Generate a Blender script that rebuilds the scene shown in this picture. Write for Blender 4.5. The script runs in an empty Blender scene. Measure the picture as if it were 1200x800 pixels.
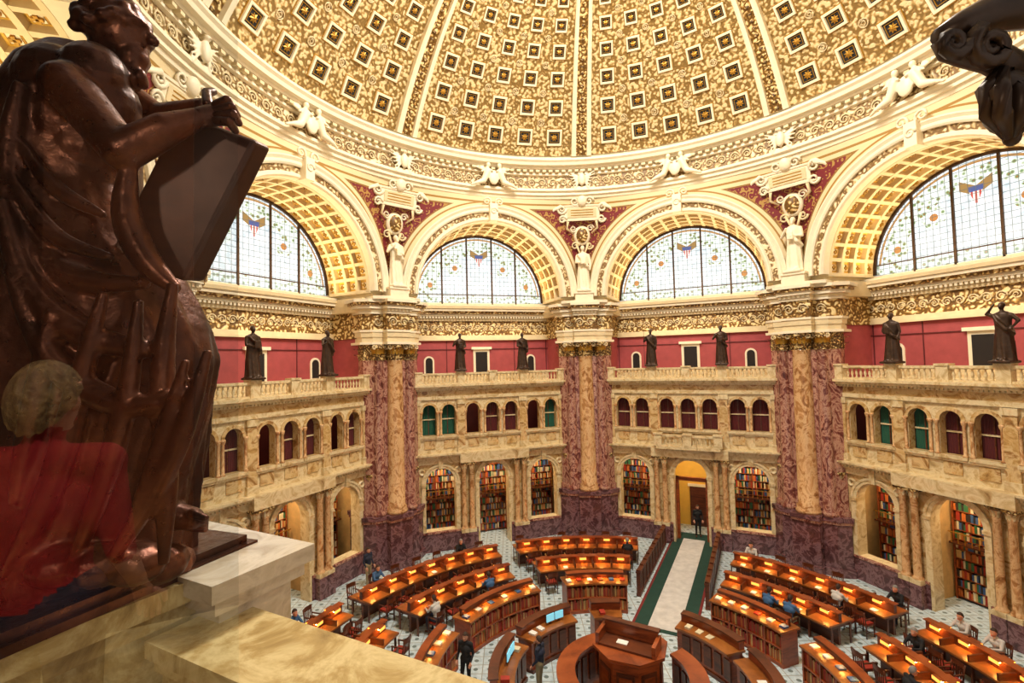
import bpy, math, random
from mathutils import Vector, Matrix
from math import sin,cos,pi,radians,sqrt,atan2
random.seed(7)
C=bpy.context.scene.collection
# ---------------------------------------------------------------- materials
def S(h):
    h=h.lstrip('#'); o=[]
    for i in (0,2,4):
        c=int(h[i:i+2],16)/255
        o.append(c/12.92 if c<=.04045 else ((c+.055)/1.055)**2.4)
    return (o[0],o[1],o[2],1)
class NT:
    def __init__(s,name):
        s.m=bpy.data.materials.new(name); s.m.use_nodes=True; s.t=s.m.node_tree
        s.b=s.t.nodes['Principled BSDF']; s.out=s.t.nodes['Material Output']
    def n(s,ty,**k):
        x=s.t.nodes.new(ty)
        for a,v in k.items(): setattr(x,a,v)
        return x
    def l(s,a,b): s.t.links.new(a,b)
    def math(s,op,a,b=None,c=None):
        x=s.n('ShaderNodeMath',operation=op)
        for i,v in enumerate((a,b,c)):
            if v is None: continue
            if isinstance(v,(int,float)): x.inputs[i].default_value=v
            else: s.l(v,x.inputs[i])
        return x.outputs[0]
    def coord(s,scale=(1,1,1)):
        tc=s.n('ShaderNodeTexCoord'); mp=s.n('ShaderNodeMapping'); mp.inputs['Scale'].default_value=scale
        s.l(tc.outputs['Object'],mp.inputs[0]); return mp.outputs[0]
    def noise(s,co,scale,detail=5,dist=0,rough=.55):
        x=s.n('ShaderNodeTexNoise'); s.l(co,x.inputs['Vector'])
        x.inputs['Scale'].default_value=scale; x.inputs['Detail'].default_value=detail
        x.inputs['Distortion'].default_value=dist; x.inputs['Roughness'].default_value=rough
        return x.outputs[0]
    def ramp(s,fac,stops,const=False):
        x=s.n('ShaderNodeValToRGB'); s.l(fac,x.inputs[0]); e=x.color_ramp.elements
        if const: x.color_ramp.interpolation='CONSTANT'
        while len(e)<len(stops): e.new(.5)
        for i,(p,c) in enumerate(stops): e[i].position=p; e[i].color=c
        return x.outputs[0]
    def mix(s,f,a,b,mode='MIX'):
        x=s.n('ShaderNodeMix',data_type='RGBA',blend_type=mode)
        for i,v in ((0,f),(6,a),(7,b)):
            if isinstance(v,(int,float)): x.inputs[i].default_value=v
            elif isinstance(v,tuple): x.inputs[i].default_value=v
            else: s.l(v,x.inputs[i])
        return x.outputs[2]
    def bump(s,h,st=.4,d=.05):
        x=s.n('ShaderNodeBump'); x.inputs['Strength'].default_value=st; x.inputs['Distance'].default_value=d
        s.l(h,x.inputs['Height']); s.l(x.outputs[0],s.b.inputs['Normal'])
    def fin(s,col,rough=.5,metal=0):
        if isinstance(col,tuple): s.b.inputs['Base Color'].default_value=col
        else: s.l(col,s.b.inputs['Base Color'])
        s.b.inputs['Roughness'].default_value=rough; s.b.inputs['Metallic'].default_value=metal
        return s.m
def marble(name,stops,scale,rough=.25,sc=(1,1,1),dist=1.5):
    a=NT(name); co=a.coord(sc); n=a.noise(co,scale,8,dist,.65)
    return a.fin(a.ramp(n,stops),rough)
def plain(name,h,rough=.5,metal=0,var=.12,scale=3,bump=0):
    a=NT(name); co=a.coord(); n=a.noise(co,scale,4)
    c=S(h); d=tuple(x*(1-var*2) for x in c[:3])+(1,)
    col=a.ramp(n,[(.3,d),(.7,c)])
    if bump: a.bump(n,bump,.03)
    return a.fin(col,rough,metal)
def ornament(name,dark,mid,light,scale,sc=(1,1,1),st=.6,rough=.5,freq=11):
    a=NT(name); co=a.coord(sc)
    nz=a.n('ShaderNodeTexNoise'); a.l(co,nz.inputs['Vector']); nz.inputs['Scale'].default_value=scale*.8
    vm=a.n('ShaderNodeVectorMath',operation='MULTIPLY_ADD'); a.l(nz.outputs['Color'],vm.inputs[0]); vm.inputs[1].default_value=(.9/scale,)*3; a.l(co,vm.inputs[2])
    v=a.n('ShaderNodeTexVoronoi',feature='SMOOTH_F1'); a.l(vm.outputs[0],v.inputs['Vector']); v.inputs['Scale'].default_value=scale
    w=a.math('SINE',a.math('MULTIPLY',v.outputs['Distance'],freq))
    w=a.math('MULTIPLY_ADD',w,.5,.5)
    a.bump(w,st,.03)
    return a.fin(a.ramp(w,[(.05,S(dark)),(.4,S(mid)),(.8,S(light))]),rough)
CREAM=plain('cream_stucco','#e4d0a5',.55,var=.07)
WHITE=plain('ivory_stucco','#f2e5c8',.5,var=.05)
SIENA=marble('siena_marble',[(.25,S('#5e3f26')),(.4,S('#a67d4a')),(.5,S('#d6bb88')),(.6,S('#bf995d')),(.75,S('#6e4a2b'))],1.5,.25)
SIENAL=marble('light_siena_marble',[(.25,S('#8a6a40')),(.4,S('#c2a776')),(.52,S('#e2d0a6')),(.62,S('#c9ad7a')),(.78,S('#8e6c42'))],1.4,.28)
SIENAC=marble('siena_column_marble',[(.28,S('#7a4a28')),(.42,S('#b58250')),(.5,S('#dfb988')),(.6,S('#c4925f')),(.75,S('#855434'))],2.2,.2,(1,1,.7))
REDM=marble('red_marble',[(.28,S('#3e1c1b')),(.4,S('#74403a')),(.46,S('#a87565')),(.5,S('#c39c84')),(.54,S('#945c50')),(.62,S('#6c3833')),(.8,S('#421b1b'))],2.6,.18,(1,1,.6))
REDB=marble('dark_red_base_marble',[(.25,S('#2e191c')),(.46,S('#5a383a')),(.54,S('#866266')),(.62,S('#5c3a3c')),(.85,S('#382022'))],2.0,.2)
REDWALL=plain('pompeian_red_plaster','#a94a4c',.7,var=.1)
GOLDO=ornament('gold_relief_frieze','#64430f','#b0853f','#ecd69c',5.5,st=.9)
GOLDD=ornament('gold_arabesque_dome','#7e612f','#b69459','#dfca98',7,st=.9,freq=8)
CAPG=ornament('gilded_capital','#4a3012','#967233','#dcc084',8,st=.8)
RELF=ornament('cream_relief','#7c5e36','#c2a46e','#eedcb4',5.5,st=.9)
YEL=plain('yellow_vault_stucco','#e8bc50',.5,var=.06)
GOLD=plain('gilding','#b98a30',.35,.5,.1)
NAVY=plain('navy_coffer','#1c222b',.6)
BRONZE=plain('dark_bronze','#4a3629',.42,.5,.25,6,.2)
WOOD=marble('mahogany_wood',[(.3,S('#5a2410')),(.5,S('#8c431e')),(.7,S('#a5552b'))],1.2,.28,(1,1,6),.5)
WOODT=marble('oak_tabletop_wood',[(.3,S('#643410')),(.5,S('#8e5222')),(.7,S('#a4662e'))],1.2,.3,(1,1,6),.5)
WOODD=marble('dark_walnut_wood',[(.3,S('#34190e')),(.5,S('#5a2d18')),(.7,S('#6c3a20'))],1.5,.35,(1,1,5),.5)
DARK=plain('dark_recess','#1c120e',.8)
WARMW=plain('warm_plaster','#d9b070',.7)
GREEN=plain('green_curtain','#1f5a44',.7)
MAROON=plain('maroon_panel','#5c1a1c',.6)
CARPET=plain('green_carpet','#1c4034',.9); CARPR=plain('red_carpet_border','#7a2420',.9); PATH=plain('pale_carpet_runner','#d2cec8',.85)
PAPER=plain('paper','#f2efe6',.6)
def emis(name,h,st):
    a=NT(name); a.b.inputs['Base Color'].default_value=S(h)
    a.b.inputs['Emission Color'].default_value=S(h); a.b.inputs['Emission Strength'].default_value=st; return a.m
LAMP=emis('lamp_glow','#ffb656',75); SCREEN=emis('screen_glow','#6fb0c0',1.2)
SHADE=emis('amber_glass_shade','#ffb04c',1.6)
BOOKS=[plain('book_'+n,h,.6) for n,h in (('red','#a5301e'),('brown','#8a5628'),('tan','#cda968'),('green','#2f6a44'),('blue','#3a5c90'),('black','#2a2220'),('cream','#e4d6b0'),('orange','#c4682a'))]
def glassmat():
    a=NT('leaded_stained_glass'); tc=a.n('ShaderNodeTexCoord'); sp=a.n('ShaderNodeSeparateXYZ'); a.l(tc.outputs['Object'],sp.inputs[0])
    x=sp.outputs[0]; z=a.math('SUBTRACT',sp.outputs[2],13.6)
    def line(v,p,w):
        m=a.math('PINGPONG',v,p/2); return a.math('LESS_THAN',m,w)
    g=a.math('MAXIMUM',line(x,.26,.014),line(z,.26,.014))
    def rad(cx,cz):
        dx=a.math('SUBTRACT',x,cx); dz=a.math('SUBTRACT',z,cz)
        return a.math('SQRT',a.math('ADD',a.math('MULTIPLY',dx,dx),a.math('MULTIPLY',dz,dz)))
    r=rad(0,0)
    co=a.coord((1,1,1)); n=a.noise(co,2.5,5,1)
    base=a.ramp(n,[(.3,S('#b8cad2')),(.5,S('#e2eaec')),(.7,S('#fafcfc'))])
    v=a.n('ShaderNodeTexVoronoi'); a.l(co,v.inputs['Vector']); v.inputs['Scale'].default_value=4.6
    orn=a.ramp(v.outputs['Distance'],[(.08,S('#b0601e')),(.2,S('#4c7c50')),(.32,S('#a8b692')),(.45,S('#e2eae4'))])
    band=a.math('MULTIPLY',a.math('GREATER_THAN',r,2.9),a.math('LESS_THAN',r,3.7))
    c=a.mix(band,base,orn)
    edge=a.math('MULTIPLY',a.math('GREATER_THAN',r,3.78),a.math('LESS_THAN',r,3.88)); c=a.mix(edge,c,S('#a87a44'))
    for cx,cz in ((-1.5,2.05),(1.5,2.05),(-3.0,1.0),(3.0,1.0)):
        rr=rad(cx,cz); m=a.math('MULTIPLY',a.math('LESS_THAN',rr,.46),a.math('GREATER_THAN',rr,.28)); c=a.mix(m,c,orn)
        c=a.mix(a.math('LESS_THAN',rr,.16),c,S('#b87434'))
    foot=a.math('LESS_THAN',z,.42); c=a.mix(a.math('MULTIPLY',foot,.8),c,orn)
    sx=a.math('ABSOLUTE',x)
    wing=a.math('MULTIPLY',a.math('LESS_THAN',a.math('ABSOLUTE',a.math('SUBTRACT',a.math('SUBTRACT',z,2.7),a.math('MULTIPLY',sx,.6))),.2),a.math('LESS_THAN',sx,.55))
    c=a.mix(wing,c,S('#94703e'))
    sh2=a.math('MULTIPLY',a.math('LESS_THAN',sx,a.math('MULTIPLY_ADD',a.math('SUBTRACT',z,2.2),.35,.05)),a.math('MULTIPLY',a.math('LESS_THAN',sx,.24),a.math('MULTIPLY',a.math('GREATER_THAN',z,2.2),a.math('LESS_THAN',z,2.9))))
    up=a.math('GREATER_THAN',z,2.68); stripe=a.math('LESS_THAN',a.math('PINGPONG',x,.07),.035)
    sh=a.mix(up,a.mix(stripe,S('#e8e4dc'),S('#c23030')),S('#2a4a8c'))
    c=a.mix(sh2,c,sh)
    c=a.mix(a.math('MULTIPLY',g,.72),c,S('#4c5658'))
    a.l(c,a.b.inputs['Emission Color']); a.b.inputs['Emission Strength'].default_value=1.4
    a.b.inputs['Base Color'].default_value=(.05,.05,.05,1); a.b.inputs['Roughness'].default_value=.2
    return a.m
GLASS=glassmat()
def spandmat():
    a=NT('red_spandrel_ornament'); tc=a.n('ShaderNodeTexCoord'); sp=a.n('ShaderNodeSeparateXYZ'); a.l(tc.outputs['Object'],sp.inputs[0])
    x=sp.outputs[0]; z=a.math('SUBTRACT',sp.outputs[2],13.6)
    r=a.math('SQRT',a.math('ADD',a.math('MULTIPLY',x,x),a.math('MULTIPLY',z,z)))
    co=a.coord(); v=a.n('ShaderNodeTexVoronoi',feature='SMOOTH_F1'); a.l(co,v.inputs['Vector']); v.inputs['Scale'].default_value=5.5
    w=a.math('SINE',a.math('MULTIPLY',v.outputs['Distance'],14))
    orn=a.ramp(w,[(.6,S('#762028')),(.85,S('#b08a48'))])
    def msk(R,Z): return a.math('MULTIPLY',a.math('GREATER_THAN',r,R),a.math('LESS_THAN',z,Z))
    c=a.mix(msk(5.12,5.2),S('#e4d0a5'),S('#a27a38')); c=a.mix(msk(5.2,5.1),c,S('#e4d0a5')); c=a.mix(msk(5.36,4.92),c,S('#8e6a30')); c=a.mix(msk(5.42,4.85),c,orn)
    return a.fin(c,.55)
SPAND=spandmat()
def floormat():
    a=NT('mosaic_floor'); co=a.coord(); 
    ch=a.n('ShaderNodeTexVoronoi'); ch.inputs['Randomness'].default_value=0; a.l(co,ch.inputs['Vector']); ch.inputs['Scale'].default_value=2.2
    n=a.noise(co,6,4)
    base=a.ramp(n,[(.3,S('#a2b5bc')),(.7,S('#d2dfe3'))])
    sp=a.math('LESS_THAN',ch.outputs['Distance'],.17)
    c=a.mix(sp,base,S('#6a7876'))
    ch2=a.n('ShaderNodeTexVoronoi',feature='DISTANCE_TO_EDGE'); ch2.inputs['Randomness'].default_value=0; a.l(co,ch2.inputs['Vector']); ch2.inputs['Scale'].default_value=2.2
    c=a.mix(a.math('LESS_THAN',ch2.outputs['Distance'],.03),c,S('#918f82'))
    return a.fin(c,.3)
FLOOR=floormat()
# ---------------------------------------------------------------- mesh builder
class MB:
    def __init__(s): s.v=[];s.f=[];s.mm=[];s.sm=[];s.M=None;s.mats=[]
    def add(s,vs,fs,mat,smooth=False):
        if mat not in s.mats: s.mats.append(mat)
        i=s.mats.index(mat); b=len(s.v)
        if s.M is None: s.v+=[tuple(p) for p in vs]
        else: s.v+=[tuple(s.M@Vector(p)) for p in vs]
        for f in fs: s.f.append(tuple(b+k for k in f)); s.mm.append(i); s.sm.append(smooth)
    def box(s,x0,x1,y0,y1,z0,z1,mat):
        s.add([(x,y,z) for z in (z0,z1) for y in (y0,y1) for x in (x0,x1)],[(0,2,3,1),(4,5,7,6),(0,1,5,4),(2,6,7,3),(0,4,6,2),(1,3,7,5)],mat)
    def prism(s,poly,z0,z1,mat,sc=1):
        n=len(poly); vs=[(x,y,z0) for x,y in poly]+[(x,y,z1) for x,y in poly]
        s.add(vs,[(i,(i+1)%n,n+(i+1)%n,n+i) for i in range(n)]+[tuple(range(n-1,-1,-1)),tuple(range(n,2*n))],mat)
    def grid(s,fn,nu,nv,mat,cu=False,smooth=True,caps=False):
        vs=[fn(i/nu,j/nv) for j in range(nv+1) for i in range(nu if cu else nu+1)]
        w=nu if cu else nu+1; fs=[]
        for j in range(nv):
            for i in range(nu):
                i2=(i+1)%w; fs.append((j*w+i,j*w+i2,(j+1)*w+i2,(j+1)*w+i))
        if caps: fs+=[tuple(range(w-1,-1,-1)),tuple(nv*w+i for i in range(w))]
        s.add(vs,fs,mat,smooth)
    def lathe(s,prof,c,n,mat,smooth=True):
        cx,cy,cz=c; m=len(prof)
        vs=[(cx+r*cos(2*pi*i/n),cy+r*sin(2*pi*i/n),cz+z) for r,z in prof for i in range(n)]
        fs=[(j*n+i,j*n+(i+1)%n,(j+1)*n+(i+1)%n,(j+1)*n+i) for j in range(m-1) for i in range(n)]
        fs+=[tuple(range(n-1,-1,-1)),tuple((m-1)*n+i for i in range(n))]
        s.add(vs,fs,mat,smooth)
    def capsule(s,p,q,r1,r2,mat,n=10,flat=1.0):
        p=Vector(p);q=Vector(q);d=q-p;d=d.normalized() if d.length>1e-6 else Vector((0,0,1))
        u=d.orthogonal().normalized(); w=d.cross(u); rings=[]
        for k in range(4): t=-pi/2+(k+.35)*pi/2/4; rings.append((p+d*r1*sin(t),r1*cos(t)))
        rings.append((p,r1)); rings.append((q,r2))
        for k in range(4): t=(k+.65)*pi/2/4; rings.append((q+d*r2*sin(t),r2*cos(t)))
        vs=[c+(u*cos(2*pi*i/n)+w*sin(2*pi*i/n)*flat)*r for c,r in rings for i in range(n)]; m=len(rings)
        fs=[(j*n+i,j*n+(i+1)%n,(j+1)*n+(i+1)%n,(j+1)*n+i) for j in range(m-1) for i in range(n)]
        fs+=[tuple(range(n-1,-1,-1)),tuple((m-1)*n+i for i in range(n))]
        s.add(vs,fs,mat,True)
    def ell(s,c,r,mat,n=14,m=9):
        s.lathe2([(sin(pi*(j+.02)/(m+.04)),-cos(pi*(j+.02)/(m+.04))) for j in range(m+1)],c,r,n,mat)
    def lathe2(s,prof,c,r,n,mat):
        vs=[(c[0]+a*cos(2*pi*i/n)*r[0],c[1]+a*sin(2*pi*i/n)*r[1],c[2]+z*r[2]) for a,z in prof for i in range(n)]; m=len(prof)
        fs=[(j*n+i,j*n+(i+1)%n,(j+1)*n+(i+1)%n,(j+1)*n+i) for j in range(m-1) for i in range(n)]
        fs+=[tuple(range(n-1,-1,-1)),tuple((m-1)*n+i for i in range(n))]
        s.add(vs,fs,mat,True)
    def tube(s,path,rad,mat,n=6):
        P=[Vector(p) for p in path]; m=len(P); vs=[]
        for j,p in enumerate(P):
            d=(P[min(j+1,m-1)]-P[max(j-1,0)]).normalized(); u=d.cross(Vector((.13,.27,.95))).normalized(); w=d.cross(u)
            r=rad[j] if isinstance(rad,(list,tuple)) else rad
            vs+=[p+(u*cos(2*pi*i/n)+w*sin(2*pi*i/n))*r for i in range(n)]
        fs=[(j*n+i,j*n+(i+1)%n,(j+1)*n+(i+1)%n,(j+1)*n+i) for j in range(m-1) for i in range(n)]
        fs+=[tuple(range(n-1,-1,-1)),tuple((m-1)*n+i for i in range(n))]
        s.add(vs,fs,mat,True)
    def archsweep(s,cx,zc,prof,mat,n=24,t0=0,t1=pi,smooth=False):
        m=len(prof); vs=[]
        for i in range(n+1):
            t=t0+(t1-t0)*i/n
            vs+=[(cx+r*cos(t),y,zc+r*sin(t)) for r,y in prof]
        s.add(vs,[(i*m+j,i*m+j+1,(i+1)*m+j+1,(i+1)*m+j) for i in range(n) for j in range(m-1)],mat,smooth)
    def revolve(s,prof,mat,n=128,a0=0,a1=2*pi,smooth=False):
        m=len(prof); vs=[]
        for i in range(n+1):
            a=a0+(a1-a0)*i/n; vs+=[(r*sin(a),r*cos(a),z) for r,z in prof]
        s.add(vs,[(i*m+j,i*m+j+1,(i+1)*m+j+1,(i+1)*m+j) for i in range(n) for j in range(m-1)],mat,smooth)
    def arcbox(s,r0,r1,a0,a1,z0,z1,mat,n=16):
        a0=radians(a0);a1=radians(a1)
        s.revolve([(r0,z0),(r0,z1),(r1,z1),(r1,z0),(r0,z0)],mat,n,a0,a1)
        for a in (a0,a1):
            s.add([(r*sin(a),r*cos(a),z) for r,z in ((r0,z0),(r0,z1),(r1,z1),(r1,z0))],[(0,1,2,3)],mat)
    def mesh(s,name):
        me=bpy.data.meshes.new(name); me.from_pydata(s.v,[],s.f)
        for m in s.mats: me.materials.append(m)
        me.polygons.foreach_set('material_index',s.mm); me.polygons.foreach_set('use_smooth',s.sm); me.update(); return me
def put(name,me,bearing=0,loc=(0,0,0),parent=None,scale=1):
    if isinstance(me,MB): me=me.mesh(name)
    o=bpy.data.objects.new(name,me); o.location=loc; o.rotation_euler=(0,0,-radians(bearing)); o.scale=(scale,)*3
    C.objects.link(o)
    if parent: o.parent=parent
    return o
def remesh(mb,name,vox,smooth=2):
    me=mb.mesh(name+'_tmp'); o=bpy.data.objects.new('tmp',me); C.objects.link(o)
    r=o.modifiers.new('r','REMESH'); r.mode='VOXEL'; r.voxel_size=vox; r.use_smooth_shade=True
    if smooth: q=o.modifiers.new('s','SMOOTH'); q.iterations=smooth; q.factor=.5
    dg=bpy.context.evaluated_depsgraph_get(); ev=o.evaluated_get(dg)
    nm=bpy.data.meshes.new_from_object(ev); nm.name=name
    bpy.data.objects.remove(o); nm.materials.clear(); return nm
def setmat(me,m):
    me.materials.append(m); me.polygons.foreach_set('material_index',[0]*len(me.polygons)); return me
def scroll(mb,c,r,mat,t=.04,turns=1.6,sgn=1,rot=0,U=(1,0,0),V=(0,0,1)):
    U=Vector(U);V=Vector(V);c=Vector(c); N=16
    P=[];R=[]
    for i in range(N+1):
        k=i/N; a=rot+sgn*turns*2*pi*k; rr=r*(1-.8*k); P.append(c+U*rr*cos(a)+V*rr*sin(a)); R.append(t*(1.1-.6*k))
    mb.tube(P,R,mat,5)
def leaf(mb,p,out,w,h,mat,curl=.5):
    p=Vector(p);out=Vector(out).normalized(); side=Vector((-out.y,out.x,0))
    def fn(u,v):
        ww=w*(.5+.5*sin(pi*min(v*1.15,1)))*(1 if v<.9 else .6)
        o=out*(.02+curl*h*v**3+.04*h*(1-abs(2*u-1)))
        z=h*(v-.25*max(0,v-.75)*4*.25)
        return tuple(p+side*(u-.5)*ww+o+Vector((0,0,z)))
    mb.grid(fn,4,5,mat)
# ---------------------------------------------------------------- constants
AP=13.9; ZC=13.6
FACES=[27,72,117,-108,-63,-18]; PIERS=[4.5+45*k for k in range(8)]
# ---------------------------------------------------------------- gallery arcade (two storeys)
def arch_wall(mb,x0,x1,z0,z1,arches,yf,yb,mat,min_,n=12):
    x=x0
    def q(a,b,c,d): mb.add([(a,yf,c),(b,yf,c),(b,yf,d),(a,yf,d)],[(0,1,2,3)],mat)
    for cx,r,zs,zb in sorted(arches):
        q(x,cx-r,z0,z1)
        if zb>z0: q(cx-r,cx+r,z0,zb); mb.add([(cx-r,yf,zb),(cx+r,yf,zb),(cx+r,yb,zb),(cx-r,yb,zb)],[(0,1,2,3)],min_)
        pts=[(cx-r*cos(pi*i/n),zs+r*sin(pi*i/n)) for i in range(n+1)]
        for (a,b),(c,d) in zip(pts,pts[1:]):
            mb.add([(a,yf,b),(c,yf,d),(c,yf,z1),(a,yf,z1)],[(0,1,2,3)],mat)
            mb.add([(a,yf,b),(c,yf,d),(c,yb,d),(a,yb,b)],[(0,1,2,3)],min_)
        for sx in (cx-r,cx+r): mb.add([(sx,yf,zb),(sx,yf,zs),(sx,yb,zs),(sx,yb,zb)],[(0,1,2,3)],min_)
        x=cx+r
    q(x,x1,z0,z1)
BAL=[(.05,0),(.05,.04),(.028,.07),(.055,.16),(.06,.2),(.03,.33),(.026,.37),(.045,.4),(.045,.43)]
def balustrade(mb,x0,x1,y,z,peds,mat=SIENAL):
    mb.box(x0,x1,y-.11,y+.11,z,z+.07,mat); mb.box(x0,x1,y-.13,y+.13,z+.5,z+.6,mat); mb.box(x0,x1,y-.1,y+.1,z+.47,z+.5,mat)
    n=int((x1-x0)/.19)
    for i in range(n+1):
        x=x0+(x1-x0)*i/n
        if any(abs(x-p)<.24 for p in peds): continue
        mb.lathe(BAL,(x,y,z+.06),6,mat)
    for p in peds:
        mb.box(p-.2,p+.2,y-.16,y+.16,z,z+.6,mat); mb.box(p-.24,p+.24,y-.2,y+.2,z+.6,z+.68,mat)
def gallery():
    mb=MB(); y=AP; X=4.9
    low=[(-2.95,.82,3.55,1.05),(0,.85,3.6,0),(2.95,.82,3.55,1.05)]
    arch_wall(mb,-X,X,0,4.85,low,y,y+.5,SIENA,SIENAL)
    for a0,a1 in ((-X,-.95),(.95,X)): mb.box(a0,a1,y-.1,y+.0,0,.95,REDB); mb.box(a0,a1,y-.14,y,.95,1.05,REDM)
    for cx,r,zs,zb in low:
        mb.archsweep(cx,zs,[(r-.02,y+.05),(r-.02,y-.06),(r+.1,y-.06),(r+.12,y-.1),(r+.22,y-.1),(r+.22,y)],SIENAL,16)
        for sx in (-1,1):
            mb.box(cx+sx*(r+.1)-.11,cx+sx*(r+.1)+.11,y-.08,y,max(zb,.0),zs,SIENAL); mb.box(cx+sx*(r+.1)-.14,cx+sx*(r+.1)+.14,y-.12,y+.02,zs-.12,zs+.02,SIENAL)
        mb.box(cx-.12,cx+.12,y-.18,y,zs+r-.02,4.86,SIENAL)
    for px in (-4.35,-1.72,-1.3,1.3,1.72,4.35):
        mb.lathe([(.2,0),(.2,.08),(.15,.14),(.145,.2),(.12,3.1),(.15,3.16),(.13,3.2),(.2,3.45),(.21,3.5)],(px,y-.2,1.05),12,SIENAC)
        mb.box(px-.2,px+.2,y-.4,y,.9,1.08,SIENAL); mb.box(px-.22,px+.22,y-.42,y,4.5,4.62,CAPG); mb.box(px-.22,px+.22,y-.42,y,0,.9,REDB)
        for k in range(5):
            a=-pi+pi*k/4; leaf(mb,(px+.13*cos(a),y-.2+.13*sin(a),4.25),(cos(a),sin(a),0),.1,.26,SIENAL,.4)
    for a,b,pr in ((4.6,4.85,.12),(4.85,5.0,.2),(5.0,5.08,.34),(5.08,5.16,.42)): mb.box(-X,X,y-pr,y+.1,a,b,SIENAL)
    mb.box(-1.95,1.95,y-.46,y,4.62,5.14,SIENAL)
    for i in range(62): xx=-4.6+i*.151; mb.box(xx-.04,xx+.04,y-.3,y-.1,4.92,5.0,SIENAL)
    up=[(c,.37,7.4,6.1) for c in (-3.5,-2.45,-1.1,0,1.1,2.45,3.5)]
    arch_wall(mb,-X,X,5.16,8.1,up,y,y+.35,SIENAL,SIENA,10)
    for cx,r,zs,zb in up:
        mb.archsweep(cx,zs,[(r-.02,y),(r-.02,y-.05),(r+.11,y-.05),(r+.11,y)],SIENA,12)
        for sx in (-1,1):
            mb.lathe([(.09,0),(.09,.05),(.06,.09),(.055,1.12),(.075,1.15),(.1,1.25),(.1,1.3)],(cx+sx*(r+.07),y-.06,zb),8,SIENAC)
        mb.box(cx-r-.16,cx+r+.16,y-.14,y,5.98,6.1,SIENAL); mb.box(cx-.3,cx+.3,y-.04,y,5.4,5.85,SIENA)
    for px in (-4.2,-1.78,1.78,4.2):
        mb.box(px-.2,px+.2,y-.12,y,5.16,8.0,SIENA); mb.box(px-.24,px+.24,y-.16,y,7.75,8.0,SIENAL); mb.box(px-.24,px+.24,y-.16,y,5.16,5.5,SIENAL)
    mb.box(-X,X,y-.1,y,5.9,5.98,SIENAL)
    for a,b,pr in ((8.02,8.2,.1),(8.2,8.5,.06),(8.5,8.6,.2),(8.6,8.72,.34),(8.72,8.84,.44)): mb.box(-X,X,y-pr,y+.2,a,b,SIENAL if pr!=.06 else SIENA)
    for i in range(62): xx=-4.6+i*.151; mb.box(xx-.04,xx+.04,y-.28,y,8.52,8.6,SIENAL)
    for cx in (-2.0,2.0,-3.95,3.95): mb.archsweep(cx,4.2,[(.05,y-.03),(.14,y-.08),(.2,y)],SIENAL,10,0,2*pi)
    mb.box(-5.3,5.3,y+.1,16.4,8.7,8.86,SIENAL); mb.box(-5.3,5.3,y+.3,17,5.0,5.16,WARMW)
    mb.box(-5,5,y+3.6,y+3.7,0,5,WARMW); 
    for sx in (-1.45,1.45,-4.9,4.9): mb.box(sx-.08,sx+.08,y+.5,y+3.6,0,5,WARMW)
    mb.box(-5,5,y+1.5,y+1.6,5.1,8.7,MAROON)
    return mb.mesh('wall_gallery')
GM=gallery()
def curtains(cols):
    mb=MB(); y=AP+.42
    for c,m in zip((-3.5,-2.45,-1.1,0,1.1,2.45,3.5),cols):
        if m is None: continue
        for k in (-1,1): mb.grid(lambda u,v:(c+k*.2+(u-.5)*.37,y+.03*sin(u*25),6.1+v*1.65),16,2,m)
        mb.box(c-.02,c+.02,y-.04,y+.02,6.1,7.75,WOODD); mb.box(c-.38,c+.38,y-.05,y+.02,6.9,6.96,SIENAL)
    return mb
def shelfmesh():
    mb=MB(); rnd=random.Random(3); W=2.5
    mb.box(-W/2,W/2,.3,.34,0,4.3,WOODD)
    for sx in (-W/2,0,W/2): mb.box(sx-.03,sx+.03,0,.32,0,4.3,WOOD)
    for k in range(11):
        z=.1+k*.38; mb.box(-W/2,W/2,0,.32,z,z+.03,WOOD)
        if k==10: break
        x=-W/2+.05
        while x<W/2-.09:
            w=rnd.uniform(.05,.1); h=rnd.uniform(.24,.33)
            if rnd.random()<.93: mb.box(x,x+w-.006,.02,.28,z+.03,z+.03+h,rnd.choice(BOOKS))
            x+=w
    mb.box(-W/2,W/2,-.3,.0,2.25,2.32,WOODD); mb.box(-W/2,W/2,-.32,-.28,2.7,2.74,GOLD)
    for i in range(11): x=-W/2+.1+i*.23; mb.box(x-.012,x+.012,-.31,-.29,2.3,2.7,GOLD)
    return mb.mesh('alcove_bookshelf')
SH=shelfmesh()
NAMES={27:'northeast',72:'east',117:'southeast',-108:'southwest',-63:'west',-18:'north'}
def offs(b,x,y,z):
    a=radians(b); return (x*cos(a)+y*sin(a),-x*sin(a)+y*cos(a),z)
R_,G_,K_=MAROON,GREEN,None
cur={27:[R_]*7,72:[K_,G_,G_,R_,R_,G_,G_],117:[R_]*7,-108:[R_]*7,-63:[K_,R_,K_,R_,R_,K_,R_],-18:[G_,G_,K_,R_,R_,K_,G_]}
for b in FACES:
    put('wall_gallery_'+NAMES[b],GM,b)
    put('gallery_curtains',curtains(cur[b]),b)
    for x in (-2.95,0,2.95):
        if b==27 and x==0: continue
        put('alcove_bookshelf',SH,b,offs(b,x,AP+1.9,0))
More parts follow.
